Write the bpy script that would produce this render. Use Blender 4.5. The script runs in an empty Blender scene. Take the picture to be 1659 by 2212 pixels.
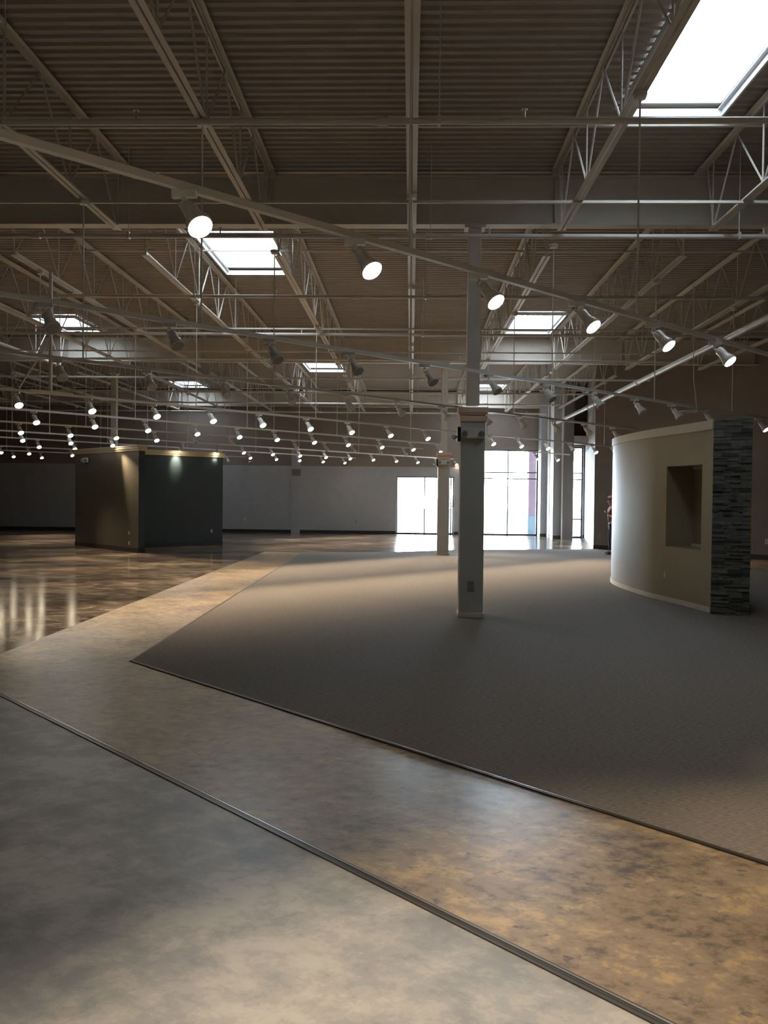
import bpy, math, random
from mathutils import Vector, Matrix
random.seed(7)
C = bpy.context.scene.collection
PI = math.pi

# ------------------------------------------------------------------ camera numbers (photo frame 1659 x 2212)
W, H = 1659.0, 2212.0
FPX, YAW, PITCH, ROLL = 1843.17, -0.03135, 0.020195, 0.01086
EYE = Vector((0, 0, 1.75))
FW = Vector((math.sin(YAW)*math.cos(PITCH), math.cos(YAW)*math.cos(PITCH), -math.sin(PITCH)))
_r0 = Vector((math.cos(YAW), -math.sin(YAW), 0)); _u0 = _r0.cross(FW)
RT = math.cos(ROLL)*_r0 + math.sin(ROLL)*_u0
UP = -math.sin(ROLL)*_r0 + math.cos(ROLL)*_u0

def ray(px, py):
    return FW*FPX + RT*(px-W/2) - UP*(py-H/2)
def at_z(px, py, z=0.0):
    d = ray(px, py); t = (z-EYE.z)/d.z
    return Vector((EYE.x+d.x*t, EYE.y+d.y*t, z))
def at_y(px, py, y):
    d = ray(px, py); t = (y-EYE.y)/d.y
    return Vector((d.x*t, y, EYE.z+d.z*t))

# ------------------------------------------------------------------ materials
M = {}
def mat(name, col, rough=0.5, metal=0.0, noise=None, emit=None, bump=None, spec=None):
    """principled paint; noise=(scale, second colour, detail) mottles it, bump=(scale, strength)"""
    m = bpy.data.materials.new(name); m.use_nodes = True
    nt = m.node_tree; b = nt.nodes['Principled BSDF']
    b.inputs['Base Color'].default_value = (*col, 1); b.inputs['Roughness'].default_value = rough
    b.inputs['Metallic'].default_value = metal
    if spec is not None: b.inputs['Specular IOR Level'].default_value = spec
    tc = nt.nodes.new('ShaderNodeTexCoord')
    sc, c2, det = noise if noise else (3.0, tuple(c*0.93 for c in col), 4.0)
    n = nt.nodes.new('ShaderNodeTexNoise'); n.inputs['Scale'].default_value = sc; n.inputs['Detail'].default_value = det
    r = nt.nodes.new('ShaderNodeValToRGB')
    r.color_ramp.elements[0].position = 0.35; r.color_ramp.elements[0].color = (*c2, 1)
    r.color_ramp.elements[1].position = 0.65; r.color_ramp.elements[1].color = (*col, 1)
    nt.links.new(tc.outputs['Object'], n.inputs['Vector']); nt.links.new(n.outputs['Fac'], r.inputs['Fac'])
    nt.links.new(r.outputs['Color'], b.inputs['Base Color'])
    if emit:
        b.inputs['Emission Color'].default_value = (*emit[0], 1); b.inputs['Emission Strength'].default_value = emit[1]
    if bump:
        n2 = nt.nodes.new('ShaderNodeTexNoise'); n2.inputs['Scale'].default_value = bump[0]
        bp = nt.nodes.new('ShaderNodeBump'); bp.inputs['Strength'].default_value = bump[1]; bp.inputs['Distance'].default_value = 0.01
        nt.links.new(tc.outputs['Object'], n2.inputs['Vector']); nt.links.new(n2.outputs['Fac'], bp.inputs['Height'])
        nt.links.new(bp.outputs['Normal'], b.inputs['Normal'])
    M[name] = m; return m

mat('deck_paint', (.43,.385,.335), .7)
mat('steel_paint', (.70,.65,.57), .45)
mat('pipe_paint', (.74,.71,.66), .3)
mat('track_white', (.82,.79,.72), .4)
mat('head_white', (.86,.85,.79), .35)
mat('wall_upper', (.28,.232,.20), .8)
mat('wall_grey', (.46,.475,.50), .8)
mat('wall_taupe', (.25,.222,.21), .8)
mat('wall_jamb', (.78,.79,.80), .8)
mat('base_dark', (.035,.033,.032), .5)
mat('base_cream', (.66,.62,.52), .6)
mat('olive', (.115,.098,.068), .4)
mat('teal', (.036,.055,.064), .35)
mat('curve_tan', (.34,.295,.195), .5, noise=(1.2,(.31,.268,.175),3))
mat('curve_cap', (.66,.60,.48), .55)
mat('crown_gold', (.62,.52,.34), .4)
mat('crown_peach', (.80,.57,.43), .5)
mat('column_grey', (.50,.50,.46), .7)
mat('plastic_white', (.70,.70,.66), .4)
mat('plastic_grey', (.30,.30,.28), .4)
mat('black', (.02,.02,.02), .4)
mat('lens_grey', (.62,.63,.58), .25)
mat('reflector', (.8,.78,.72), .15, .8)
mat('lens_lit', (1,.9,.72), .3, emit=((1,.84,.60), 55))
mat('aluminium', (.42,.40,.37), .28, .9)
mat('bronze', (.10,.085,.07), .35, .6)
mat('frame_dark', (.055,.065,.075), .4, .3)
mat('curb_white', (.82,.83,.84), .5)
mat('stone_dark', (.085,.083,.070), .75, noise=(9,(.055,.06,.056),6), bump=(30,.8))
mat('stone_mid', (.16,.158,.135), .75, noise=(9,(.12,.118,.10),6), bump=(30,.8))
mat('stone_light', (.23,.225,.195), .75, noise=(9,(.15,.148,.128),6), bump=(30,.8))
mat('pavement', (.55,.54,.50), .9)
mat('pier_pink', (.13,.085,.115), .8)
mat('pier_blue', (.09,.15,.20), .8)
mat('skin', (.48,.27,.19), .5)
mat('shirt_red', (.30,.10,.085), .8)
mat('cap_red', (.12,.035,.04), .8)
mat('jeans', (.008,.010,.014), .9)
mat('shoe', (.03,.02,.017), .5)
mat('sole', (.5,.45,.4), .6)
mat('hair', (.05,.03,.02), .8)

def glass(name, tint, gloss=.06):
    m = bpy.data.materials.new(name); m.use_nodes = True; nt = m.node_tree
    nt.nodes.remove(nt.nodes['Principled BSDF'])
    t = nt.nodes.new('ShaderNodeBsdfTransparent'); t.inputs['Color'].default_value = (*tint, 1)
    g = nt.nodes.new('ShaderNodeBsdfGlossy'); g.inputs['Roughness'].default_value = .03
    mx = nt.nodes.new('ShaderNodeMixShader'); mx.inputs['Fac'].default_value = gloss
    nt.links.new(t.outputs[0], mx.inputs[1]); nt.links.new(g.outputs[0], mx.inputs[2])
    nt.links.new(mx.outputs[0], nt.nodes['Material Output'].inputs['Surface'])
    M[name] = m
glass('glass', (.95,.97,.98)); glass('acrylic', (.97,.98,1.0), .03)

def mottled(name, stops, scale, rough, stretch=(1,1,1), rvar=.08, spots=None):
    """stained-floor look: two noises through a colour ramp, a second one dulls the gloss here and there"""
    m = bpy.data.materials.new(name); m.use_nodes = True; nt = m.node_tree; b = nt.nodes['Principled BSDF']
    tc = nt.nodes.new('ShaderNodeTexCoord'); mp = nt.nodes.new('ShaderNodeMapping')
    mp.inputs['Rotation'].default_value = (0,0,PI/4); mp.inputs['Scale'].default_value = stretch
    nt.links.new(tc.outputs['Object'], mp.inputs['Vector'])
    def noise(sc, det, ro=.6, dist=.12):
        n = nt.nodes.new('ShaderNodeTexNoise'); n.inputs['Scale'].default_value = sc
        n.inputs['Detail'].default_value = det; n.inputs['Roughness'].default_value = ro
        n.inputs['Distortion'].default_value = dist
        nt.links.new(mp.outputs[0], n.inputs['Vector']); return n
    a = noise(scale, 10, .72); c = noise(scale*.22, 3)
    mx = nt.nodes.new('ShaderNodeMix'); mx.data_type = 'FLOAT'; mx.inputs['Factor'].default_value = .38
    nt.links.new(a.outputs['Fac'], mx.inputs[2]); nt.links.new(c.outputs['Fac'], mx.inputs[3])
    r = nt.nodes.new('ShaderNodeValToRGB'); e = r.color_ramp.elements
    e[0].position, e[0].color = stops[0][0], (*stops[0][1],1)
    e[1].position, e[1].color = stops[-1][0], (*stops[-1][1],1)
    for p, col in stops[1:-1]:
        x = e.new(p); x.color = (*col,1)
    nt.links.new(mx.outputs[0], r.inputs['Fac'])
    out = r.outputs['Color']
    if spots:
        s = noise(spots[0], 8, .7, .1); rr = nt.nodes.new('ShaderNodeValToRGB')
        rr.color_ramp.elements[0].position = spots[2]; rr.color_ramp.elements[0].color = (0,0,0,1)
        rr.color_ramp.elements[1].position = spots[2]+.09; rr.color_ramp.elements[1].color = (1,1,1,1)
        nt.links.new(s.outputs['Fac'], rr.inputs['Fac'])
        m2 = nt.nodes.new('ShaderNodeMix'); m2.data_type = 'RGBA'
        nt.links.new(rr.outputs['Color'], m2.inputs['Factor'])
        nt.links.new(out, m2.inputs[6]); m2.inputs[7].default_value = (*spots[1],1); out = m2.outputs[2]
    nt.links.new(out, b.inputs['Base Color'])
    rg = nt.nodes.new('ShaderNodeMapRange'); rg.inputs['To Min'].default_value = rough-rvar; rg.inputs['To Max'].default_value = rough+rvar
    nt.links.new(c.outputs['Fac'], rg.inputs['Value']); nt.links.new(rg.outputs[0], b.inputs['Roughness'])
    bp = nt.nodes.new('ShaderNodeBump'); bp.inputs['Strength'].default_value = .06; bp.inputs['Distance'].default_value = .01
    nt.links.new(c.outputs['Fac'], bp.inputs['Height']); nt.links.new(bp.outputs[0], b.inputs['Normal'])
    M[name] = m
mottled('concrete', [(.40,(.28,.295,.32)),(.455,(.33,.345,.365)),(.462,(.37,.38,.395)),(.50,(.40,.405,.41)),(.507,(.45,.45,.445)),(.545,(.49,.485,.475)),(.552,(.54,.53,.51)),(.60,(.60,.59,.565))], 3.2, .42, (1,1.2,1), .05)
mottled('vinyl', [(.38,(.08,.065,.05)),(.44,(.19,.135,.085)),(.48,(.29,.205,.12)),(.53,(.31,.235,.155)),(.57,(.44,.31,.155)),(.64,(.50,.37,.20))], 8.0, .36, (1,1.35,1), .06, (9.0,(.10,.085,.07),.57))
mottled('polished', [(.40,(.06,.045,.037)),(.462,(.12,.088,.066)),(.47,(.16,.118,.088)),(.51,(.19,.142,.103)),(.518,(.27,.21,.15)),(.58,(.38,.30,.21))], 3.4, .14, (1,1.4,1), .05)

def carpet_mat():
    m = bpy.data.materials.new('carpet'); m.use_nodes = True; nt = m.node_tree; b = nt.nodes['Principled BSDF']
    b.inputs['Roughness'].default_value = 1.0; b.inputs['Specular IOR Level'].default_value = .05
    tc = nt.nodes.new('ShaderNodeTexCoord'); mp = nt.nodes.new('ShaderNodeMapping')
    mp.inputs['Scale'].default_value = (9,60,1); nt.links.new(tc.outputs['Object'], mp.inputs['Vector'])
    n = nt.nodes.new('ShaderNodeTexNoise'); n.inputs['Scale'].default_value = 3; n.inputs['Detail'].default_value = 4
    nt.links.new(mp.outputs[0], n.inputs['Vector'])
    r = nt.nodes.new('ShaderNodeValToRGB'); e = r.color_ramp.elements
    e[0].position, e[0].color = .35, (.15,.128,.108,1); e[1].position, e[1].color = .65, (.285,.25,.215,1)
    nt.links.new(n.outputs['Fac'], r.inputs['Fac']); nt.links.new(r.outputs['Color'], b.inputs['Base Color'])
    bp = nt.nodes.new('ShaderNodeBump'); bp.inputs['Strength'].default_value = .5; bp.inputs['Distance'].default_value = .004
    nt.links.new(n.outputs['Fac'], bp.inputs['Height']); nt.links.new(bp.outputs[0], b.inputs['Normal'])
    M['carpet'] = m
carpet_mat()

# ------------------------------------------------------------------ geometry helpers
class MB:
    def __init__(s): s.v = []; s.f = []; s.mi = []
    def quad_prism(s, base, z0, z1, mi=0):
        """base = list of (x, y), extruded from z0 to z1"""
        n = len(base); o = len(s.v)
        a = sum(base[i][0]*base[(i+1)%n][1]-base[(i+1)%n][0]*base[i][1] for i in range(n))
        if a < 0: base = base[::-1]
        s.v += [(x,y,z0) for x,y in base] + [(x,y,z1) for x,y in base]
        s.f.append(tuple(o+i for i in reversed(range(n)))); s.f.append(tuple(o+n+i for i in range(n)))
        for i in range(n):
            j = (i+1)%n; s.f.append((o+i,o+j,o+n+j,o+n+i))
        s.mi += [mi]*(n+2); return s
    def box(s, x0,y0,z0,x1,y1,z1, mi=0):
        return s.quad_prism([(x0,y0),(x1,y0),(x1,y1),(x0,y1)], z0, z1, mi)
    def slab(s, p, q, t, z0, z1, off=0.0, mi=0):
        """upright wall along p->q (2d), thickness t to the left of p->q, shifted by off"""
        d = Vector((q[0]-p[0], q[1]-p[1])); d.normalize(); n = Vector((-d.y, d.x))
        a = [(p[0]+n.x*off, p[1]+n.y*off), (q[0]+n.x*off, q[1]+n.y*off),
             (q[0]+n.x*(off+t), q[1]+n.y*(off+t)), (p[0]+n.x*(off+t), p[1]+n.y*(off+t))]
        return s.quad_prism(a, z0, z1, mi)
    def bar(s, a, b, w, h, up=(0,0,1), mi=0):
        """square bar from a to b"""
        a = Vector(a); b = Vector(b); d = (b-a).normalized(); u = Vector(up)
        x = d.cross(u)
        if x.length < 1e-4: x = d.cross(Vector((1,0,0)))
        x.normalize(); y = x.cross(d); o = len(s.v)
        for p in (a,b):
            for i,j in ((-1,-1),(1,-1),(1,1),(-1,1)):
                s.v.append(tuple(p+x*(i*w/2)+y*(j*h/2)))
        s.f += [(o+3,o+2,o+1,o),(o+4,o+5,o+6,o+7)] + [(o+i,o+(i+1)%4,o+4+(i+1)%4,o+4+i) for i in range(4)]
        s.mi += [mi]*6; return s
    def tube(s, pts, r, n=8, mi=0, closed=False):
        pts = [Vector(p) for p in pts]; k = len(pts); o = len(s.v)
        rr = r if isinstance(r,(list,tuple)) else [r]*k
        pd = None; x = None
        for i,p in enumerate(pts):
            d = ((pts[(i+1)%k]-pts[i-1]) if closed else (pts[min(i+1,k-1)]-pts[max(i-1,0)])).normalized()
            if x is None:
                x = d.cross(Vector((0,0,1)))
                if x.length < 1e-3: x = d.cross(Vector((1,0,0)))
            x = (x - d*x.dot(d)).normalized(); y = d.cross(x)
            for j in range(n):
                a = 2*PI*j/n; s.v.append(tuple(p+x*(math.cos(a)*rr[i])+y*(math.sin(a)*rr[i])))
        m = k if closed else k-1
        for i in range(m):
            for j in range(n):
                i2 = (i+1)%k; s.f.append((o+i*n+j,o+i*n+(j+1)%n,o+i2*n+(j+1)%n,o+i2*n+j)); s.mi.append(mi)
        if not closed:
            s.f.append(tuple(o+j for j in reversed(range(n)))); s.f.append(tuple(o+(k-1)*n+j for j in range(n))); s.mi += [mi,mi]
        return s
    def build(s, name, m, parent=None, smooth=False, bevel=0):
        me = bpy.data.meshes.new(name); me.from_pydata(s.v, [], s.f); me.update()
        for x in (m if isinstance(m,(list,tuple)) else [m]): me.materials.append(M[x])
        if isinstance(m,(list,tuple)): me.polygons.foreach_set('material_index', s.mi)
        if smooth: me.polygons.foreach_set('use_smooth', [True]*len(me.polygons))
        o = bpy.data.objects.new(name, me); C.objects.link(o)
        if smooth:
            md = o.modifiers.new('e','EDGE_SPLIT'); md.split_angle = math.radians(40)
        if bevel:
            md = o.modifiers.new('b','BEVEL'); md.width = bevel; md.segments = 2; md.limit_method = 'ANGLE'
        if parent: o.parent = parent
        return o
def tag(o, label, cat, group=None, kind=None):
    o['label'] = label; o['category'] = cat
    if group: o['group'] = group
    if kind: o['kind'] = kind
    return o
def thing(name, label, cat, loc=(0,0,0), rz=0, group=None):
    o = bpy.data.objects.new(name, None); C.objects.link(o); o.location = loc; o.rotation_euler = (0,0,rz)
    o.empty_display_size = .1
    return tag(o, label, cat, group)
def struct(o): o['kind'] = 'structure'; return o
def copy_tree(o, parent=None):
    c = o.copy(); C.objects.link(c)
    if parent: c.parent = parent
    for ch in [k for k in o.children]: copy_tree(ch, c)
    return c
ORD = ['first','second','third','fourth','fifth','sixth','seventh','eighth','ninth','tenth','eleventh','twelfth','thirteenth','fourteenth','fifteenth','sixteenth']

# ------------------------------------------------------------------ layout numbers (metres)
DECK = 6.42                 # underside of the roof deck
ROWS = [-0.4, 12.35, 25.1, 37.75]
def jx(i): return -0.03 + 2.03*i
BACK = 38.0
S_A, S_B = 5.83, 3.66       # x + y of the carpet edge and of the concrete edge
X1, X2 = -4.38, -3.0        # edges of the tan aisle that runs to the back
sky = [(2.45,7.95,3.68,10.45),(-3.92,15.3,-2.52,17.9),(2.55,21.8,3.88,24.5),(-10.1,22.4,-8.95,24.6),(-3.86,29.5,-2.5,32.05),(2.5,35.3,3.9,37.5),(-10.05,35.0,-8.9,37.3)]

# ------------------------------------------------------------------ floors
cor = (X2+.12, S_A-X2-.12)
fl = MB().quad_prism([(-24,-9),(S_B+9,-9),(-24,S_B+24)], -.12, 0)
struct(fl.build('floor', 'concrete'))
# aisle: diagonal strip plus the leg along the carpet
fl = MB().quad_prism([(S_B+9,-9),(S_A+9,-9),(cor[0],S_A-cor[0]),(-3.2,25.4),(X1,25.6),(X1,S_B-X1)], -.12, 0)
fl.quad_prism([(7.5,38.4),(6.25,28.8),(8.83,21.6),(14,15),(24,6),(24,38)], -.12, 0)
struct(fl.build('floor', 'vinyl'))
fl = MB().quad_prism([(-24,S_B+24),(X1,S_B-X1),(X1,25.6),(-3.2,25.4),(-.65,26.0),(1.5,27.5),(6.25,28.8),(7.5,38.4),(-24,38.4)], -.12, 0)
struct(fl.build('floor', 'polished'))
fl = MB().quad_prism([(S_A+9,-9),(24,-9),(24,6),(14,15),(8.83,21.6),(6.25,28.8),(1.5,27.5),(-.65,26.0),(-3.2,25.4),(cor[0],S_A-cor[0])], -.12, .006)
struct(fl.build('floor', 'carpet'))
# transition strips
def strip(p, q, w, h, name, m, m2=None):
    b = MB().slab(p, q, w, 0, h, -w/2)
    if m2: b.slab(p, q, w*.16, h, h+.002, -w*.30, 1).slab(p, q, w*.12, h-.001, h+.0005, w*.05, 2)
    return struct(b.build(name, [m, m2, 'black'] if m2 else m))
strip((S_B+.03+6,-6), (-20,S_B+.03+20), .055, .006, 'trim_1', 'bronze', 'aluminium')
strip((S_A+6,-6), (cor[0],S_A-cor[0]), .03, .010, 'trim_2', 'bronze', 'aluminium')
strip((cor[0],S_A-cor[0]), (-3.2,25.4), .025, .009, 'trim_3', 'bronze')

# ------------------------------------------------------------------ walls
SPL = 3.0                                    # height where the wall paint changes
def wall(name, p, q, t, holes=(), top=DECK+.3, lo='wall_grey', hi='wall_upper', base=True, bname=None, split=SPL):
    """wall with openings: holes = (s0, s1, z0, z1) measured along p->q; body to the left of p->q"""
    L = math.dist(p,q); d = ((q[0]-p[0])/L, (q[1]-p[1])/L)
    P = lambda s: (p[0]+d[0]*s, p[1]+d[1]*s)
    b = MB(); ss = sorted({0,L,*[h[0] for h in holes],*[h[1] for h in holes]})
    zs = sorted({0,split,top,*[h[2] for h in holes],*[h[3] for h in holes]})
    for s0,s1 in zip(ss,ss[1:]):
        for z0,z1 in zip(zs,zs[1:]):
            sm, zm = (s0+s1)/2, (z0+z1)/2
            if any(h[0]<sm<h[1] and h[2]<zm<h[3] for h in holes): continue
            b.slab(P(s0),P(s1),t,z0,z1,0,0 if zm<split else 1)
    o = struct(b.build(name, [lo,hi]))
    if base:
        bb = MB(); last = 0
        for h in sorted(holes)+[(L,L,0,0)]:
            if h[0]-last > .02: bb.slab(P(last),P(h[0]),.015,0,.14,-.015)
            last = max(last,h[1])
        struct(bb.build(bname or 'baseboard_'+name.split('_',1)[1], 'base_dark'))
    return o
wl = at_y(857,1029,BACK); wr = at_y(981,1030,BACK)
ml = at_y(1036,971,BACK); mr = at_y(1163,971,BACK)
LW = (wl.x, wr.x, wl.z); MW = (ml.x, mr.x, ml.z)
XL = -24.0
o = wall('wall_back', (XL,BACK), (mr.x+.02,BACK), .4, [(LW[0]-XL,LW[1]-XL,0,LW[2]),(MW[0]-XL,MW[1]-XL,0,MW[2])], bname='baseboard_back')
wall('wall_left', (XL,-9), (XL,BACK+.4), .3, lo='wall_taupe')
wall('wall_front', (24,-9), (XL,-9), .3, lo='wall_taupe')
# far pier cluster and the narrow window bay
rw0 = at_y(1232,966,36.4); rw1 = at_y(1261,966,36.4)
wall('wall_bay', (5.86,36.4), (7.5,36.4), .4, [(rw0.x-5.86,rw1.x-5.86,0,rw0.z)], bname='baseboard_bay')
struct(MB().box(mr.x,37.2,0,5.9,BACK+.4,DECK).build('wall_pier', 'wall_grey'))
struct(MB().box(mr.x-.01,37.185,0,5.885,37.2,.14).build('baseboard_pier', 'base_dark'))
struct(MB().box(5.88,35.45,0,6.22,38.2,DECK).build('wall_return', 'wall_jamb'))
struct(MB().box(5.86,35.42,0,6.22,35.45,DECK).build('wall_facing', 'wall_grey'))
struct(MB().box(5.87,35.405,0,6.2,35.42,.14).build('baseboard_facing', 'base_dark'))
struct(MB().box(6.23,35.05,0,6.62,36.4,DECK).build('wall_pier', 'wall_taupe'))
struct(MB().box(6.18,35.1,0,6.23,36.4,DECK).build('wall_edge', 'wall_jamb'))
wall('wall_splay', (7.42,36.8), (6.17,28.95), .3, lo='wall_jamb', hi='wall_upper', base=False, split=3.62)
_a, _b = (24.0,10.55), (6.17,28.95)
wall('wall_right', _b, _a, .35, lo='wall_taupe', split=2.88)
wall('wall_side', (24,11), (24,-9), .3, lo='wall_taupe')
# header over the narrow bay, the wedge-shaped soffit and a shallow pilaster on the back wall
struct(MB().box(6.2,35.2,3.95,7.35,36.4,4.25).build('trim_4', 'wall_jamb'))
struct(MB().box(-5.35,BACK-.035,0,-4.95,BACK,3.7).build('trim_5', 'wall_grey'))
struct(MB().box(at_y(631,1000,BACK).x,BACK-.05,2.55,at_y(650,1000,BACK).x,BACK-.0,2.85).build('trim_6', 'wall_taupe'))

def window(name, x0, x1, y, zt, mull, trans, depth=.08):
    f = MB(); w = .05; yy = y+.14
    f.box(x0,yy,0,x0+w,yy+depth,zt).box(x1-w,yy,0,x1,yy+depth,zt).box(x0,yy,zt-w,x1,yy+depth,zt).box(x0,yy,0,x1,yy+depth,.07)
    for m in mull: f.box(m-w/2,yy,0,m+w/2,yy+depth,zt)
    for a,b,z in trans: f.box(a,yy,z-w/2,b,yy+depth,z+w/2)
    o = struct(f.build(name, 'frame_dark'))
    g = MB().box(x0+.02,yy+.035,.03,x1-.02,yy+.045,zt-.02).build('glass_pane', 'glass', o)
    return o
window('window_1', LW[0], LW[1], BACK, LW[2], [at_y(917,1100,BACK).x, at_y(974,1100,BACK).x], [(at_y(974,1100,BACK).x, LW[1], at_y(976,1094,BACK).z)])
z1 = at_y(1150,1021,BACK).z; z2 = at_y(1150,1034.5,BACK).z; mm = at_y(1097,1100,BACK).x
window('window_2', MW[0], MW[1], BACK, MW[2], [mm], [(MW[0],MW[1],z1),(MW[0],MW[1],z2)])
window('window_3', rw0.x, rw1.x, 36.4, rw0.z, [], [(rw0.x,rw1.x,at_y(1245,1036,36.4).z),(rw0.x,rw1.x,at_y(1245,1122,36.4).z),(rw0.x,rw1.x,at_y(1245,1022,36.4).z)])

# outside
struct(MB().box(-60,BACK+.4,-.14,60,110,-.02).build('ground', 'pavement'))
pa, pb = at_y(1141,1115,40.2), at_y(1162,1115,40.2)
t = thing('exterior_pier', 'square pinkish masonry pier with a blue base, outside the tall entrance window', 'pier', ((pa.x+pb.x)/2,40.5,-.02))
MB().box(pa.x-t.location.x,-.3,pa.z+.02,pb.x-t.location.x,.3,4.6).build('shaft', 'pier_pink', t)
MB().box(pa.x-t.location.x-.02,-.33,0,pb.x-t.location.x+.02,.33,pa.z+.02).build('plinth', 'pier_blue', t)

# ------------------------------------------------------------------ ceiling deck with ribs and skylight wells
def deck():
    xs = sorted({XL,24.0,*[s[0] for s in sky],*[s[2] for s in sky]})
    pitch = .152; ys = []; y = -9.0
    while y < 38.5:
        ys += [(y,0),(y+.062,0),(y+.078,.030),(y+.136,.030)]; y += pitch
    b = MB(); n = len(xs)
    for yy,dz in ys:
        for x in xs: b.v.append((x,yy,DECK+dz))
    for i in range(len(ys)-1):
        ym = (ys[i][0]+ys[i+1][0])/2
        for j in range(n-1):
            xm = (xs[j]+xs[j+1])/2
            if any(s[0]<xm<s[2] and s[1]<ym<s[3] for s in sky): continue
            b.f.append((i*n+j,(i+1)*n+j,(i+1)*n+j+1,i*n+j+1)); b.mi.append(0)
    ys2 = sorted({-9.3,38.7,*[s[1] for s in sky],*[s[3] for s in sky]}); xs2 = sorted({XL-.3,24.3,*[s[0] for s in sky],*[s[2] for s in sky]})
    for i in range(len(ys2)-1):
        for j in range(len(xs2)-1):
            xm,ym = (xs2[j]+xs2[j+1])/2,(ys2[i]+ys2[i+1])/2
            if any(s[0]<xm<s[2] and s[1]<ym<s[3] for s in sky): continue
            b.box(xs2[j],ys2[i],DECK+.06,xs2[j+1],ys2[i+1],DECK+.2)
    return struct(b.build('ceiling', 'deck_paint'))
deck()
SKYLAB = ['large rectangular skylight at the top right, nearest the camera','white-lit skylight upper left of centre, behind the brightest lamps','small skylight right of the near column, beside the ceiling truss',
 'skylight at the far left above the unlit spotlight','thin sliver of skylight in the middle distance, left of the centre truss','small skylight seen just behind the near column','smallest skylight on the left, over the dark partition']
for k,(x0,y0,x1,y1) in enumerate(sky):
    cx,cy = (x0+x1)/2,(y0+y1)/2; a,b_ = (x1-x0)/2,(y1-y0)/2
    t = thing('skylight', SKYLAB[k], 'skylight', (cx,cy,DECK), group='roof skylights')
    c = MB(); w = .03
    for s in (-1,1):
        c.box(s*a-(w if s>0 else 0),-b_,.06,s*a+(w if s<0 else 0),b_,.42).box(-a,s*b_-(w if s>0 else 0),.06,a,s*b_+(w if s<0 else 0),.42)
    c.build('curb', 'curb_white', t)
    f = MB()
    for s in (-1,1):
        f.box(s*a-.012,-b_,-.09,s*a+.012,b_,.0).box(-a,s*b_-.012,-.09,a,s*b_+.012,.0)
        f.box(s*a-.06 if s>0 else -a-.012,-b_,-.012,s*a+.012 if s>0 else -a+.06,b_,0)
    f.build('frame', 'curb_white', t)
    g = MB(); nx,ny = 8,12; o = 0
    for j in range(ny+1):
        for i in range(nx+1):
            u,v = i/nx*2-1, j/ny*2-1
            g.v.append((u*a,v*b_,.42+.14*(1-u**4)*(1-v**4)))
    for j in range(ny):
        for i in range(nx):
            q = j*(nx+1)+i; g.f.append((q,q+1,q+nx+2,q+nx+1)); g.mi.append(0)
    g.build('dome', 'acrylic', t, smooth=True)

# ------------------------------------------------------------------ columns
def column(x, y, lab, full=True, w=.345):
    t = thing('column', lab, 'column', (x,y,0), group='columns')
    h = w/2; top = 3.0
    if full:
        MB().box(-h,-h,0,h,h,top-.0).build('shaft_casing', 'column_grey', t, bevel=.004)
        MB().box(-h-.014,-h-.014,.006,h+.014,h+.014,.07).build('base_trim', 'base_cream', t, bevel=.004)
        cr = MB().box(-h-.018,-h-.018,2.81,h+.018,h+.018,2.89).box(-h-.008,-h-.008,2.89,h+.008,h+.008,2.905)
        cr.box(-h-.03,-h-.03,2.905,h+.03,h+.03,2.93).box(-h-.043,-h-.043,2.93,h+.043,h+.043,3.01)
        cr.build('crown_moulding', 'crown_peach', t, bevel=.006)
    s = .093; z0 = 3.05 if full else 0
    MB().box(-s,-s,z0,s,s,5.58).build('steel_post', 'steel_paint', t, bevel=.012)
    MB().box(-.15,-.12,5.58,.15,.12,5.61).build('cap_plate', 'steel_paint', t)
    return t
col1 = (.875,12.40); col2 = (.955,25.25)
column(*col1, 'near square grey column with peach crown and steel post above, right of centre')
column(*col2, 'far square grey column with peach crown, in front of the lower window')
column(-9.72, 27.65, 'slender white steel column rising behind the dark partition on the left', False)

def emergency_light(x, y, z, rz, lab):
    t = thing('emergency_light', lab, 'emergency light', (x,y,z), rz, 'emergency lights')
    MB().box(-.165,-.06,-.075,.165,0,.075).build('housing', 'plastic_white', t, bevel=.008)
    for s in (-1,1):
        MB().tube([(s*.12,-.055,0),(s*.12,-.075,-.005),(s*.125,-.12,-.02)],[.03,.042,.036],14).build('lamp_head', 'plastic_grey', t, smooth=True)
    return t
emergency_light(col1[0]+.0,col1[1]-.1725,2.64,0,'white two-lamp emergency light on the near column')
emergency_light(col2[0],col2[1]-.1725,2.72,0,'white two-lamp emergency light on the far column')
def exit_box(x,y,z,lab):
    t = thing('exit_sign', lab, 'exit sign', (x,y,z), group='exit sign boxes')
    MB().box(-.045,-.13,-.105,0,.13,.105).build('sign_box', 'black', t, bevel=.005)
    MB().tube([(-.045,-.06,-.03),(-.09,-.06,-.035),(-.12,-.06,-.05)],[.012,.035,.03],12).build('lamp_head', 'plastic_white', t, smooth=True)
exit_box(col1[0]-.1725,col1[1],2.63,'black box with a small lamp on the left side of the near column')
exit_box(col2[0]-.1725,col2[1],2.70,'small black box on the left side of the far column')
def outlet(loc, rz, lab, m='plastic_white', scale=1.0, holes=True):
    t = thing('wall_outlet', lab, 'outlet', loc, rz, 'wall outlets')
    MB().box(-.036*scale,-.008,-.058*scale,.036*scale,0,.058*scale).build('cover_plate', m, t, bevel=.002)
    if holes:
        for s in (-1,1): MB().box(-.016*scale,-.010,s*.024*scale-.014*scale,.016*scale,-.008,s*.024*scale+.014*scale).build('socket', 'plastic_grey' if m=='plastic_white' else 'wall_taupe', t)
    return t
outlet((col1[0]-.0,col1[1]-.1735,.46),0,'grey outlet plate low on the near column','plastic_grey',1.25)

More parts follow.
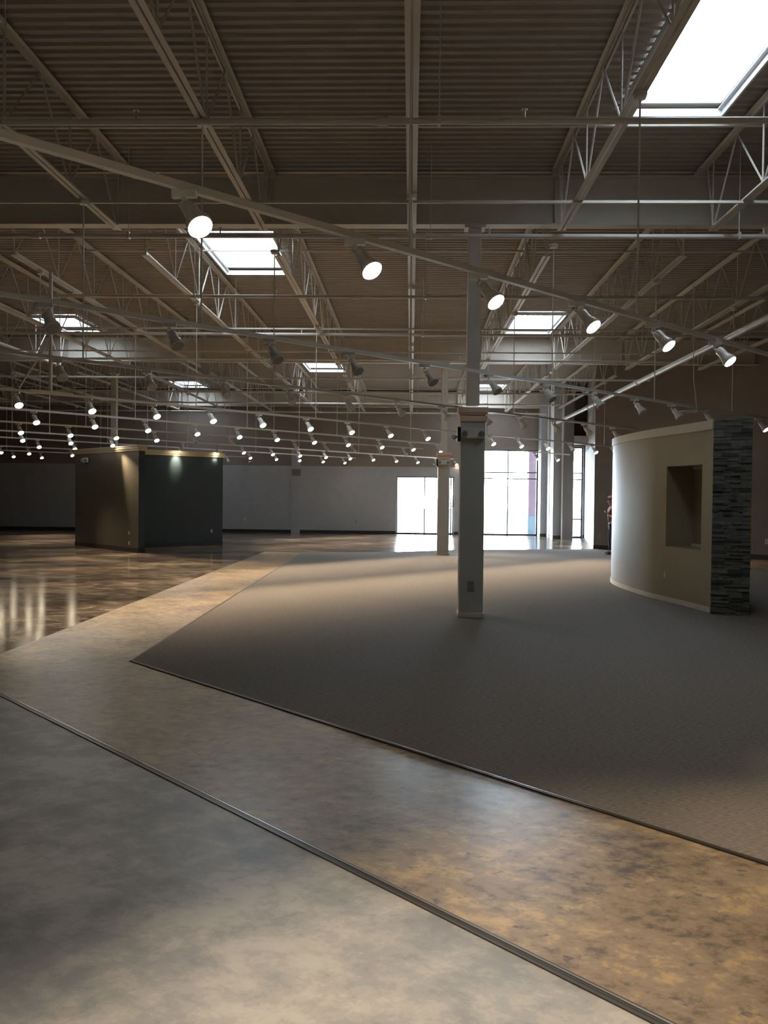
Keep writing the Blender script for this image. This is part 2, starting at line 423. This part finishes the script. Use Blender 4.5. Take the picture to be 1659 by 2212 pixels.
# ------------------------------------------------------------------ girders, joists, bridging
GL = ['near','middle','far']
for k,y in enumerate(ROWS[1:]):
    x0,x1 = (XL, 22.0) if k==0 else (XL,10.6) if k==1 else (XL,5.8)
    t = thing('roof_girder', ['solid white steel roof girder resting on the near column','white steel roof girder crossing over the far column','white steel roof girder closest to the back windows'][k], 'girder', (0,y,0), group='roof girders')
    MB().box(x0,-.008,5.63,x1,.008,6.28).build('web_plate', 'steel_paint', t)
    MB().box(x0,-.10,6.28,x1,.10,6.30).build('top_flange', 'steel_paint', t)
    MB().box(x0,-.10,5.61,x1,.10,5.63).build('bottom_flange', 'steel_paint', t)
    x = jx(-9)
    while x < x1:
        MB().box(x-.006,-.09,5.63,x+.006,-.008,6.28).build('stiffener', 'steel_paint', t); x += 4.06

def joist(bay, i):
    y0,y1 = ROWS[bay],ROWS[bay+1]; L = y1-y0; x = jx(i)
    side = 'left' if i<0 else 'right'
    bayn = ['nearest bay','middle bay','farthest bay'][bay]
    if i == 0: lab = 'white open-web roof joist straight ahead above the centre, '+bayn
    else: lab = f'white open-web roof joist, {ORD[abs(i)-1]} to the {side} of centre, {bayn}'
    t = thing('roof_joist', lab, 'roof joist', (x,y0,0), group='open-web roof joists')
    a0,a1 = .12,L-.12
    tc = MB()
    for s in (-1,1): tc.box(s*.034-.028,a0,6.36,s*.034+.028,a1,6.366).box(s*.012-.004,a0,6.30,s*.012+.004,a1,6.36)
    tc.box(-.055,0.0,6.30,.055,.2,6.36).box(-.055,L-.2,6.30,.055,L,6.36)
    tc.build('top_chord', 'steel_paint', t)
    b0,b1 = .62,L-.62
    bc = MB()
    for s in (-1,1): bc.box(s*.034-.026,b0,5.36,s*.034+.026,b1,5.366).box(s*.014-.004,b0,5.366,s*.014+.004,b1,5.42)
    bc.build('bottom_chord', 'steel_paint', t)
    n = 7; p = (b1-b0)/n
    zz = []; z = [(0,a0+.25,6.31)]
    for k in range(n+1):
        z.append((0,b0+p*k*.995+.02,5.39))
        if k<n: z.append((0,b0+p*(k+.5),6.32))
    z.append((0,a1-.25,6.31))
    MB().tube(z,.0135,5).build('web_zigzag', 'steel_paint', t)
    for k in range(n+1): MB().tube([(0,b0+p*k,5.39),(0,b0+p*k,6.32)],.011,5).build('web_vertical', 'steel_paint', t)
for bay,rng in ((0,range(-4,4)),(1,range(-7,5)),(2,range(-9,4))):
    for i in rng: joist(bay,i)

BR = [(7.75,'high'),(10.55,'high'),(10.55,'low'),(15.9,'high'),(18.6,'low'),(21.6,'low'),(29.2,'low'),(33.6,'low')]
for k,(y,lvl) in enumerate(BR):
    z = 6.27 if lvl=='high' else 5.345
    x0 = jx(-4) if y<12 else jx(-7) if y<25 else jx(-9); x1 = jx(3) if y<12 else jx(4) if y<25 else jx(3)
    o = MB().bar((x0,y,z),(x1,y,z),.032,.032).build('bridging_bar', 'steel_paint')
    tag(o, f'thin white steel angle bar running across the joists, {lvl} level, {ORD[k]} from the camera', 'bridging bar', 'joist bridging bars')

# ------------------------------------------------------------------ sprinkler pipes
PZ = 5.2
for k in range(9):
    y = 7.95+3.5*k; r = .031 if k else .03
    x0,x1 = -12 if y<12 else -19, 9.5 if y<20 else 7.0
    if y>30: x1 = 5.6
    t = thing('sprinkler_pipe', f'white painted sprinkler pipe running left to right, {ORD[k]} from the camera', 'pipe', (0,y,PZ), group='sprinkler branch pipes')
    MB().tube([(x0,0,0),(x1,0,0)],r,12).build('pipe_run', 'pipe_paint', t, smooth=True)
    x = x0+1.1+.5*(k%3)
    while x < x1: MB().tube([(x-.05,0,0),(x+.05,0,0)],r+.012,12).build('coupling', 'pipe_paint', t, smooth=True); x += 5.3
    for i in range(-9,5):
        xx = jx(i)+.25
        if x0<xx<x1 and i%2==0: MB().tube([(xx,0,r),(xx,0,DECK-PZ-.02)],.006,5).box(xx-.014,-r-.006,-r-.006,xx+.014,r+.006,r+.02).build('hanger_rod', 'pipe_paint', t)
    x = x0+2.2
    while x < x1: MB().tube([(x,0,r),(x,0,r+.07),(x,0,r+.0701),(x,0,r+.078)],[.012,.012,.03,.03],8).build('sprinkler_head', 'pipe_paint', t); x += 3.6
t = thing('sprinkler_main', 'thick white sprinkler main rising diagonally through the upper right', 'pipe', (5.9,0,4.76))
MB().tube([(0,-2,0),(0,34.9,0)],.065,16).build('pipe_run', 'pipe_paint', t, smooth=True)
for y in (4,10.2,16.4,22.6,28.8): MB().tube([(0,y-.07,0),(0,y+.07,0)],.082,16).build('coupling', 'pipe_paint', t, smooth=True)

# ------------------------------------------------------------------ track lighting
TZ = 3.37                   # rail centre height
OFF = Vector((.11,-.11,-.235))   # lens centre from the clip on the rail
def head_proto(lit):
    t = thing('track_spotlight', '', 'spotlight', (0,0,0))
    MB().box(-.065,-.019,-.036,.065,.019,0).tube([(0,0,-.036),(0,0,-.06)],.014,10).build('track_adapter', 'head_white', t)
    d = OFF.normalized(); d = Vector((.45,-.45,-.77)).normalized()
    end = OFF.copy(); back = end-d*.185; q = d.cross(Vector((0,0,1))).normalized()
    MB().tube([(0,0,-.055),tuple(back*.25+q*.035+Vector((0,0,-.06))),tuple(back+q*.05+d*.03),tuple(back+q*.042+d*.06)],.0085,8).build('arm', 'head_white', t, smooth=True)
    k = [(-.012,.018),(0,.036),(.02,.043),(.085,.043),(.10,.047),(.135,.058),(.150,.064),(.178,.066),(.185,.066)]
    hb = MB().tube([tuple(back+d*a) for a,_ in k],[r for _,r in k],24)
    # vent fins around the rim
    u = d.cross(q)
    for i in range(18):
        a = 2*PI*i/18; e = q*math.cos(a)+u*math.sin(a)
        hb.bar(back+d*.152+e*.066, back+d*.178+e*.067,.006,.006,tuple(e))
    hb.build('housing', 'head_white', t, smooth=True)
    f = MB()
    if lit:
        f.tube([tuple(end+d*a) for a in (-.0,.006,.012,.016)],[.060,.058,.045,.02],24).build('lens', 'lens_lit', t, smooth=True)
    else:
        f.tube([tuple(end+d*a) for a in (.0005,.004)],[.056,.053],24).build('lens', 'lens_grey', t, smooth=True)
    return t
P_LIT, P_OFF = head_proto(True), head_proto(False)
used = {True:False, False:False}
# a, b: lens line y = a + b x; lit / unlit x positions; extent of the rail in x; feed
TR = [
 (1.0,1.0,[-3.9,-2.6,-1.3,0,1.3,2.6],[], -5.2, 4.4, [-2,-1,0,1]),  # unseen track around the camera, added to brighten the near floor and ceiling
 (5.52,1.00,[-4.6,-3.73,-2.86,-1.98,-1.11,-.26,.58,1.45,2.31,3.18],[], -5.2, 6.4, [-1,0,1,2]),  # leftmost lit heads are out of view, added for more floor and ceiling light
 (10.12,1.00,[7.0],[-3.02,-2.19,-1.38,-.60,.26,1.12,1.98,2.85,3.70,4.55,5.4], -4.9, 8.6, [-2,-1,0,1,2,3]),
 (14.62,1.06,[],[-4.2,-3.38,-2.58,-1.78,-.96,-.16,.64,1.46,2.24,3.05,3.88,4.7], -6.6, 5.3, [-3,-2,-1,0,1,2]),
 (20.3,1.085,[-6.28,-5.44,-4.6,-3.78,-2.98,-2.13,-1.32,-.48,.4,1.3,2.17,3.03,3.9,5.68],[4.8,6.5], -7.6, 6.3, [-3,-2,-1,0,1,2,3]),
 (25.72,1.18,[-7.5,-6.68,-5.85,-5.0,-4.2,-3.42,-2.58,-1.75,-.85,.06,.92,4.6,5.5],[], -9.6, 1.0, [-4,-3,-2,-1,0]),
 (29.15,1.01,[-9.2,-8.36,-7.52,-6.72],[-5.9,-5.05,-3.46,-2.62,-1.82,-1.0,-.17], -11.2, .4, [-5,-4,-3,-2,-1,0]),
 (35.55,1.185,[-10.6,-9.7,-8.85,-7.42,-6.5,-5.68,-4.85,-4.02,-3.18,-2.34,-1.5,-.6,.28,1.14,2.0],[], -12.6, 2.2, [-6,-5,-4,-3,-2,-1,0]),
 (40.9,1.26,[-11.6,-10.85,-6.25,-5.4,-4.6,-3.74,-2.9],[-7.1,-9.3], -12.6, -2.4, [-6,-5,-4,-3]),
 (45.2,1.0,[-14.8,-14.1,-12.95],[-8.0,-7.2], -17.0, -7.3, [-8,-7,-6,-5]),
 (49.9,1.0,[-16.0,-15.2],[], -19.0, -12.1, [-9,-8,-7]),
]
TN = ['added overhead','nearest','second','third','fourth','fifth','sixth','seventh','eighth','ninth','tenth']
spots = []
AIM = Vector((.45,-.45,-.77)).normalized()
for k,(a,b,lit,off,x0,x1,rods) in enumerate(TR):
    # rail is the lens line moved back by the head's offset
    ry = lambda x: a+b*(x+OFF.x)-OFF.y
    segs = [(x0,x1)]
    if k==5: segs = [(x0,1.0),(4.0,6.1)]
    for si,(s0,s1) in enumerate(segs):
        lab = f'thin white lighting track, {TN[k]} diagonal run from the camera' if si==0 else 'short white lighting track in front of the narrow far window'
        t = thing('lighting_track', lab, 'lighting track', ((s0+s1)/2,ry((s0+s1)/2),TZ), group='diagonal lighting tracks')
        o = t.location
        P = lambda x,z: (x-o.x, ry(x)-o.y, z-TZ)
        MB().bar(P(s0,TZ),P(s1,TZ),.044,.04).build('rail', 'track_white', t)
        for i in rods:
            xx = jx(i)
            if not s0<xx<s1 or (k==5 and si): continue
            MB().tube([P(xx,TZ+.017),P(xx,5.36)],.009,6).tube([P(xx,TZ+.017),P(xx,TZ+.045)],.013,8).build('suspension_rod', 'track_white', t)
            MB().tube([P(xx,5.30),P(xx,5.335),P(xx,5.355)],[.05,.062,.062],14).build('ceiling_cup', 'track_white', t, smooth=True)
    ang = math.atan2(b,1)
    allh = sorted([(x,True) for x in lit]+[(x,False) for x in off])
    cnt = {True:0,False:0}
    for x,isl in allh:
        src = P_LIT if isl else P_OFF
        if used[isl]: h = copy_tree(src)
        else: h = src; used[isl] = True
        hx = x-OFF.x; hy = a+b*x-OFF.y; rz = 0
        if (k==7 and x in (-7.42,-6.5)): rz = PI
        tilt = Matrix.Rotation(-math.radians(2.5) if k==1 else 0, 3, Vector((1,1,0)).normalized())
        h.rotation_euler = (Matrix.Rotation(rz,3,'Z')@tilt).to_euler()
        if rz: hx, hy = x+OFF.x, a+b*x+OFF.y; hy = ry(hx)
        h.location = (hx,ry(hx),TZ-.021)
        j = cnt[isl]; cnt[isl] += 1
        if isl:
            h['label'] = f'white track spotlight glowing warm, {ORD[j]} lit one from the left on the {TN[k]} track'
        else:
            h['label'] = f'switched-off white track spotlight, {ORD[j]} unlit one from the left on the {TN[k]} track'
        h['group'] = 'lit track spotlights' if isl else 'unlit track spotlights'
        if isl:
            R = Matrix.Rotation(rz,3,'Z')@tilt; spots.append((Vector(h.location)+R@(OFF+AIM*.03), R@AIM, k))
# a thick feed pole with a brace on the fourth track, and a coil of cable
fx = -6.0; fy = 20.3+1.085*(fx+.11)+.11
t = thing('feed_pole', 'thick white conduit pole with a slanted brace dropping to the fourth track', 'conduit', (fx,fy,TZ))
MB().tube([(0,0,.02),(0,0,2.0)],.03,10).build('pole', 'track_white', t, smooth=True)
MB().bar((-.25,-.27,.028),(.25,.27,.028),.11,.02).build('base_plate', 'track_white', t)
MB().tube([(-.36,-.38,.04),(-.06,-.06,.75)],.014,8).build('brace', 'track_white', t)
rc = at_y(1487,889,14.9)
t = thing('cable_loop', 'small hanging ring of white cable above the curved partition', 'cable', tuple(rc))
MB().tube([(math.cos(q*PI/12)*.165,math.sin(q*PI/12)*.165,0) for q in range(24)],.008,6,closed=True).build('coil', 'track_white', t)
MB().tube([(.15,0,0),(.12,0,.25),(.08,.0,.56),(.06,0,1.6),(.06,0,2.2)],.007,6).build('drop_wire', 'track_white', t)

# ------------------------------------------------------------------ dark partition on the left
PH = 3.1
A0, A1 = (-10.84,27.25), (-7.84,24.33)
def crown_slab(b, p, q, t_, off=0.0, z=PH):
    b.slab(p,q,t_+.06,z-.16,z-.10,off-.03).slab(p,q,t_+.10,z-.10,z-.03,off-.05).slab(p,q,t_+.16,z-.03,z,off-.08)
t = thing('partition_wall', 'T-shaped freestanding dark partition with gilded crown, olive left face and blackish right face', 'partition', (-8.9,25.8,0))
ox,oy = -8.9,25.8
rel = lambda p:(p[0]-ox,p[1]-oy)
th = .2
MB().slab(rel(A0),rel(A1),th,0.006,PH-.02,0).build('olive_panel', 'olive', t)
end = MB(); e0 = A1; e1 = (A1[0]+th*.707,A1[1]+th*.707)
MB().slab(rel(A1),rel(e1),.012,.006,PH-.16,-.012).build('end_cap', 'teal', t)
B0, B1 = (-9.35,25.85), (-6.35,28.62)
MB().slab(rel(B0),rel(B1),th,0.006,PH-.02,0).build('slate_panel', 'teal', t)
c = MB(); crown_slab(c,rel((A0[0]-.05,A0[1]+.05)),rel((A1[0]+.04,A1[1]-.04)),th); c.build('crown_moulding', 'crown_gold', t, bevel=.005)
c = MB(); crown_slab(c,rel(B0),rel((B1[0]+.05,B1[1]+.05)),th); c.build('crown_moulding', 'crown_gold', t, bevel=.005)
c = MB().slab(rel(A0),rel(A1),.014,.0,.13,-.014).slab(rel(A1),rel(e1),.014,0,.13,-.026); c.slab(rel(B0),rel(B1),.014,0,.13,-.014)
c.build('base_trim', 'base_dark', t)
# fittings on it
def on_wall(p, q, px, py, off):
    """point where the pixel ray meets the upright plane through p, q, moved off towards the camera side"""
    d = ray(px,py); n = Vector((-(q[1]-p[1]),q[0]-p[0],0)).normalized()
    s = (Vector((p[0],p[1],0))-EYE).dot(n)/d.dot(n); h = EYE+d*s
    return h - n*off*(1 if d.dot(n)>0 else -1)
el = on_wall(A0,A1,187,994,.0)
t = emergency_light(el.x-.012,el.y-.012,el.z,-PI/4+.01,'white emergency light high on the olive face of the dark partition')
w = on_wall(A0,A1,279,1151,.0); outlet(tuple(w),-PI/4,'upper small white switch low on the olive face',scale=.8,holes=False)
w = on_wall(A0,A1,279,1173,.0); outlet(tuple(w),-PI/4,'lower small white outlet just above the skirting of the olive face',scale=.8,holes=False)
w = on_wall(B0,B1,457,1147,.0); outlet(tuple(w),PI/4-.03,'grey outlet plate low on the blackish partition face')
w = at_y(529,1122,BACK); outlet((w.x,BACK,w.z),0,'tiny white outlet on the back wall right of the dark partition',holes=False)
w = at_y(769,1127,BACK); outlet((w.x,BACK,w.z),0,'tiny outlet on the back wall left of the lower window','plastic_grey')
RA, RB = (6.17,28.95), (24.0,10.55)
w = on_wall(RA,RB,1295,1157,0); outlet(tuple(w),-PI/4,'grey outlet on the taupe wall behind the person','plastic_grey',1.4)
w = on_wall(RA,RB,1656,1170,0); outlet(tuple(w),-PI/4,'pale switch at the right edge on the taupe wall',scale=1.3)

# ------------------------------------------------------------------ curved partition with niche and stone pillar
CP = [(4.58,13.12),(4.50,13.6),(4.42,14.05),(4.31,14.55),(4.21,15.04),(4.14,15.6),(4.09,16.2),(4.07,16.8),(4.10,17.4),(4.20,17.95),(4.40,18.45),(4.72,18.85),(5.15,19.1)]
def catmull(P_, n=6):
    out = []; Q = [Vector(P_[0])*2-Vector(P_[1])]+[Vector(p) for p in P_]+[Vector(P_[-1])*2-Vector(P_[-2])]
    for i in range(1,len(Q)-2):
        for k in range(n):
            t_ = k/n; p0,p1,p2,p3 = Q[i-1:i+3]
            out.append(.5*((2*p1)+(-p0+p2)*t_+(2*p0-5*p1+4*p2-p3)*t_*t_+(-p0+3*p1-3*p2+p3)*t_**3))
    out.append(Vector(P_[-1])); return out
cv = catmull(CP)
CH = 2.93
def normals(c):
    out = []
    for i in range(len(c)):
        d = (c[min(i+1,len(c)-1)]-c[max(i-1,0)]).normalized(); out.append(Vector((d.y,-d.x)))   # towards +x (inside)
    return out
cn = normals(cv)
def ribbon(b, i0, i1, o0, o1, z0, z1, org, mi=0):
    o = len(b.v); n = i1-i0+1
    for i in range(i0,i1+1):
        for off,z in ((o0,z0),(o0,z1),(o1,z1),(o1,z0)):
            p = cv[i]+cn[i]*off; b.v.append((p.x-org[0],p.y-org[1],z))
    for i in range(n-1):
        for j in range(4):
            q = o+i*4; b.f.append((q+j,q+(j+1)%4,q+4+(j+1)%4,q+4+j)); b.mi.append(mi)
    b.f += [(o+3,o+2,o+1,o),(o+(n-1)*4,o+(n-1)*4+1,o+(n-1)*4+2,o+(n-1)*4+3)]; b.mi += [mi,mi]
    return b
org = (4.6,16.0)
t = thing('curved_partition', 'freestanding curved olive-tan partition with a recessed niche, right of the near column', 'partition', (org[0],org[1],0))
# niche edges from the photo
def nearest(px):
    best = min(range(len(cv)), key=lambda i: abs(px-(W/2+FPX*(Vector((cv[i].x,cv[i].y,0))-Vector((0,0,0))).dot(RT)/(Vector((cv[i].x,cv[i].y,0))).dot(FW))))
    return best
n0, n1 = nearest(1515), nearest(1440)
if n1<=n0+1: n1 = n0+3
d = ray(1441,1008); nz1 = EYE.z+d.z*(cv[n1].y/d.y); d = ray(1441,1180); nz0 = EYE.z+d.z*(cv[n1].y/d.y)
N = len(cv)-1; T = .56
b = MB()
ribbon(b,0,n0,0,T,.006,CH,org); ribbon(b,n1,N,0,T,.006,CH,org)
ribbon(b,n0,n1,0,T,.006,nz0,org); ribbon(b,n0,n1,0,T,nz1,CH,org); ribbon(b,n0,n1,T-.06,T,nz0,nz1,org)
b.build('wall_body', 'curve_tan', t, smooth=True)
b = MB(); ribbon(b,0,N,-.022,T+.022,CH-.13,CH+.012,org); b.build('top_cap', 'curve_cap', t, smooth=True)
b = MB(); ribbon(b,0,N,-.014,0,.006,.085,org); b.build('base_trim', 'base_cream', t, smooth=True)
b = MB(); ribbon(b,n0,n1,T-.085,T-.06,nz0,nz0+.045,org); ribbon(b,n0,n1,T-.085,T-.06,nz1-.04,nz1,org); b.build('niche_trim', 'curb_white', t)
def on_curve(px,py):
    i = nearest(px); p = cv[i]; dd = ray(px,py); return (p.x-cn[i].x*.002,p.y-cn[i].y*.002,EYE.z+dd.z*(p.y/dd.y)), math.atan2(cn[i].y,cn[i].x)-PI/2
w,a_ = on_curve(1340,1222); outlet(w,a_,'white outlet low at the bright left edge of the curved partition')
w,a_ = on_curve(1440,1242); outlet(w,a_,'small pale outlet below the niche of the curved partition',scale=.8)

p0 = Vector((4.56,13.0)); p1 = Vector((5.03,12.84)); dd = (p1-p0).normalized(); nn = Vector((-dd.y,dd.x))
sang = math.atan2(dd.y,dd.x); sw = (p1-p0).length; sd = .52
t = thing('stone_pillar', 'grey stacked ledgestone pillar at the near end of the curved partition', 'pillar', (p0.x,p0.y,0), sang)
b = MB().box(.02,.02,.006,sw-.02,sd,2.90); b.mi = [0]*6
z = .008; random.seed(3)
while z < 2.93:
    h = random.choice([.022,.03,.035,.045,.06]); h = min(h,2.95-z)
    if h < .012: break
    for face in range(4):
        L = sw if face%2==0 else sd
        s = -.0; 
        while s < L-.01:
            l = min(random.uniform(.07,.26), L-s)
            if L-s-l < .05: l = L-s
            pr = random.uniform(.0,.035); mi = random.choice([0,1,1,1,2,2])
            if face==0: q = (s-(.02 if s==0 else 0),-pr,s+l+(.025 if s+l>=L-.001 else 0),.03)
            elif face==2: q = (s,sd-.02,s+l,sd+pr)
            elif face==1: q = (sw-.03,s,sw+pr,s+l)
            else: q = (-pr*.7,s,.03,s+l) 
            b.box(q[0],q[1],z+.0015,q[2]-.003,q[3]-.003 if face%2 else q[3],z+h-.0015,mi)
            s += l
    z += h
b.build('ledgestone_cladding', ['stone_dark','stone_mid','stone_light'], t)

# ------------------------------------------------------------------ the person behind the curved partition
def skin_obj(name, pts, edges, m, parent, sub=2):
    import bmesh
    me = bpy.data.meshes.new(name); bm = bmesh.new(); ly = bm.verts.layers.skin.verify(); vs = []
    for i,p in enumerate(pts):
        v = bm.verts.new(p[:3]); r = p[3] if isinstance(p[3],tuple) else (p[3],p[3]); v[ly].radius = r; v[ly].use_root = (i==0); vs.append(v)
    for a,b_ in edges: bm.edges.new((vs[a],vs[b_]))
    bm.to_mesh(me); bm.free(); me.materials.append(M[m])
    o = bpy.data.objects.new(name, me); C.objects.link(o); o.parent = parent
    md = o.modifiers.new('skin','SKIN'); md.use_smooth_shade = True
    md2 = o.modifiers.new('s','SUBSURF'); md2.levels = sub; md2.render_levels = sub
    return o
fp = at_z(1322,1198,0)
t = thing('person', 'person in dark red cap and reddish shirt, looking down beside the curved partition', 'person', (fp.x,fp.y,.006), PI)
# local +x is the way the person faces (turned by pi: world -x)
body = [(0,0,.93,.13),(0,0,1.05,(.13,.12)),(.0,0,1.22,(.15,.13)),(.0,0,1.38,(.16,.12)),(.02,0,1.47,.07),(.045,0,1.53,.055),(.06,0,1.58,.085),(.075,0,1.66,.088),(.07,0,1.72,.06),
 (0,.10,.86,.09),(.02,.10,.50,.062),(-.01,.10,.12,.045),(0,-.10,.86,.09),(.03,-.10,.50,.062),(.0,-.10,.12,.045),
 (0,.19,1.41,.06),(.03,.25,1.16,.047),(.09,.13,1.16,.036),(.11,.07,1.22,.03),(0,-.19,1.41,.06),(.03,-.25,1.16,.047),(.09,-.13,1.16,.036),(.11,-.07,1.22,.03),
 (.12,.10,.05,.04),(.14,-.10,.05,.04)]
ed = [(0,1),(1,2),(2,3),(3,4),(4,5),(5,6),(6,7),(7,8),(0,9),(9,10),(10,11),(0,12),(12,13),(13,14),(3,15),(15,16),(16,17),(17,18),(3,19),(19,20),(20,21),(21,22),(11,23),(14,24)]
bd = skin_obj('body', body, ed, 'skin', t)
sh = [(0,0,.90,(.155,.14)),(0,0,1.10,(.15,.14)),(0,0,1.22,(.17,.145)),(0,0,1.38,(.175,.135)),(.01,0,1.46,.085),(0,.19,1.41,.078),(.01,.235,1.22,.068),(0,-.19,1.41,.078),(.01,-.235,1.22,.068)]
skin_obj('shirt', sh, [(0,1),(1,2),(2,3),(3,4),(3,5),(5,6),(3,7),(7,8)], 'shirt_red', t)
tr = [(0,0,1.0,(.15,.135)),(0,0,.90,.14),(0,.10,.82,.105),(.02,.10,.50,.08),(-.01,.10,.10,.07),(0,-.10,.82,.105),(.03,-.10,.50,.08),(0,-.10,.10,.07)]
skin_obj('trousers', tr, [(0,1),(1,2),(2,3),(3,4),(1,5),(5,6),(6,7)], 'jeans', t)
for s in (-1,1):
    f = skin_obj('shoe', [(-.07,s*.10,.045,.042),(.04,s*.10,.045,.048),(.14,s*.10,.035,.042),(.20,s*.10,.028,.03)], [(0,1),(1,2),(2,3)], 'shoe', t)
    MB().quad_prism([(-.11,s*.10-.04),(.16,s*.10-.048),(.235,s*.10-.02),(.235,s*.10+.02),(.16,s*.10+.048),(-.11,s*.10+.04)],0,.02).build('sole', 'sole', f)
    # hand with five fingers, curled around a phone
    hx,hy,hz = .12,s*.06,1.24
    pts = [(hx,hy,hz,(.03,.02)),(hx+.05,hy-s*.01,hz+.02,(.036,.018)),(hx+.08,hy-s*.015,hz+.035,(.034,.016))]; e = [(0,1),(1,2)]
    for fi,(dy,ln) in enumerate(((-.027,.055),(-.009,.066),(.009,.062),(.027,.048))):
        n_ = len(pts); pts += [(hx+.09+ln*.45,hy-s*.02+dy,hz+.06,.009),(hx+.09+ln*.55,hy-s*.05+dy,hz+.06+ln*.5,.008)]; e += [(2,n_),(n_,n_+1)]
    n_ = len(pts); pts += [(hx+.03,hy-s*.045,hz+.04,.011),(hx+.06,hy-s*.06,hz+.07,.009)]; e += [(1,n_),(n_,n_+1)]
    skin_obj('hand', pts, e, 'skin', t, 1)
hb = MB().tube([(.075,0,1.70),(.06,0,1.735),(.05,0,1.765),(.04,0,1.78)],[.098,.092,.062,.02],16)
hb.build('cap_crown', 'cap_red', t, smooth=True)
MB().quad_prism([(.12,-.07),(.20,-.06),(.235,0),(.20,.06),(.12,.07)],1.685,1.697).build('cap_brim', 'cap_red', t)
MB().tube([(.02,0,1.66),(.0,0,1.62),(.01,0,1.58)],[.085,.08,.05],12).build('hair', 'hair', t, smooth=True)
MB().tube([(.145,0,1.645),(.175,0,1.615),(.155,0,1.605)],[.012,.016,.01],8).build('nose', 'skin', bd, smooth=True)
for s in (-1,1):
    MB().tube([(.148,s*.032,1.652),(.158,s*.032,1.651)],[.011,.007],8).build('eye', 'black', bd)
    MB().tube([(.05,s*.085,1.62),(.052,s*.097,1.645),(.05,s*.085,1.665)],.012,6).build('ear', 'skin', bd, smooth=True)
MB().bar((.150,-.022,1.583),(.150,.022,1.583),.008,.006).build('mouth', 'cap_red', bd)

# ------------------------------------------------------------------ light
w = bpy.data.worlds.new('World'); bpy.context.scene.world = w; w.use_nodes = True
wn = w.node_tree; bg = wn.nodes['Background']; bg.inputs['Color'].default_value = (.78,.90,1,1)
# bright hazy sky: strongest low over the horizon on the sun's side (+y), softer overhead
tcw = wn.nodes.new('ShaderNodeTexCoord'); sx = wn.nodes.new('ShaderNodeSeparateXYZ'); wn.links.new(tcw.outputs['Generated'], sx.inputs[0])
def mapr(src, a, b_, c, d_):
    n = wn.nodes.new('ShaderNodeMapRange'); n.clamp = True
    n.inputs['From Min'].default_value = a; n.inputs['From Max'].default_value = b_
    n.inputs['To Min'].default_value = c; n.inputs['To Max'].default_value = d_
    wn.links.new(src, n.inputs['Value']); return n.outputs[0]
m1 = mapr(sx.outputs['Y'], -.1, .5, 0, 1); m2 = mapr(sx.outputs['Z'], .05, .55, 1, 0)
mu = wn.nodes.new('ShaderNodeMath'); mu.operation = 'MULTIPLY'; wn.links.new(m1, mu.inputs[0]); wn.links.new(m2, mu.inputs[1])
wn.links.new(mapr(mu.outputs[0], 0, 1, 8, 90), bg.inputs['Strength'])
def portal(name, loc, size, rot):
    l = bpy.data.lights.new(name,'AREA'); l.shape = 'RECTANGLE'; l.size, l.size_y = size; l.cycles.is_portal = True
    o = bpy.data.objects.new(name,l); C.objects.link(o); o.location = loc; o.rotation_euler = rot
for x0,y0,x1,y1 in sky: portal('skylight_portal', ((x0+x1)/2,(y0+y1)/2,DECK+.40), (x1-x0,y1-y0), (0,0,0))
for a,b_,z,y in ((LW[0],LW[1],LW[2],BACK),(MW[0],MW[1],MW[2],BACK),(rw0.x,rw1.x,rw0.z,36.4)):
    portal('window_portal', ((a+b_)/2,y+.3,z/2), (b_-a,z), (-PI/2,0,0))
SP = 560.0
for p,d_,k in spots:
    l = bpy.data.lights.new('spot_lamp','SPOT'); l.energy = (170 if k==7 and d_.x < 0 else SP) if k != 1 else 250 if p.x < .2 else 230; l.color = (1,.79,.56)
    l.spot_size = math.radians(70 if k==1 and p.x<.2 else 40 if k==1 else 58); l.spot_blend = 1.0; l.shadow_soft_size = .05
    o = bpy.data.objects.new('spot_lamp',l); C.objects.link(o); o.location = p
    o.rotation_euler = d_.to_track_quat('-Z','Y').to_euler()

# ------------------------------------------------------------------ camera and view
cd = bpy.data.cameras.new('camera'); cam = bpy.data.objects.new('camera', cd); C.objects.link(cam)
cd.sensor_fit = 'VERTICAL'; cd.sensor_height = 36; cd.sensor_width = 27; cd.lens = 36*FPX/H; cd.clip_start = .05; cd.clip_end = 300
cam.matrix_world = Matrix(((RT.x,UP.x,-FW.x,EYE.x),(RT.y,UP.y,-FW.y,EYE.y),(RT.z,UP.z,-FW.z,EYE.z),(0,0,0,1)))
sc = bpy.context.scene; sc.camera = cam
sc.view_settings.view_transform = 'Standard'; sc.view_settings.look = 'None'; sc.view_settings.gamma = 1
sc.view_settings.use_curve_mapping = False; sc.view_settings.exposure = 0.0
sc.cycles.use_denoising = True
sc.cycles.max_bounces = 8; sc.cycles.transparent_max_bounces = 12; sc.cycles.sample_clamp_indirect = 6
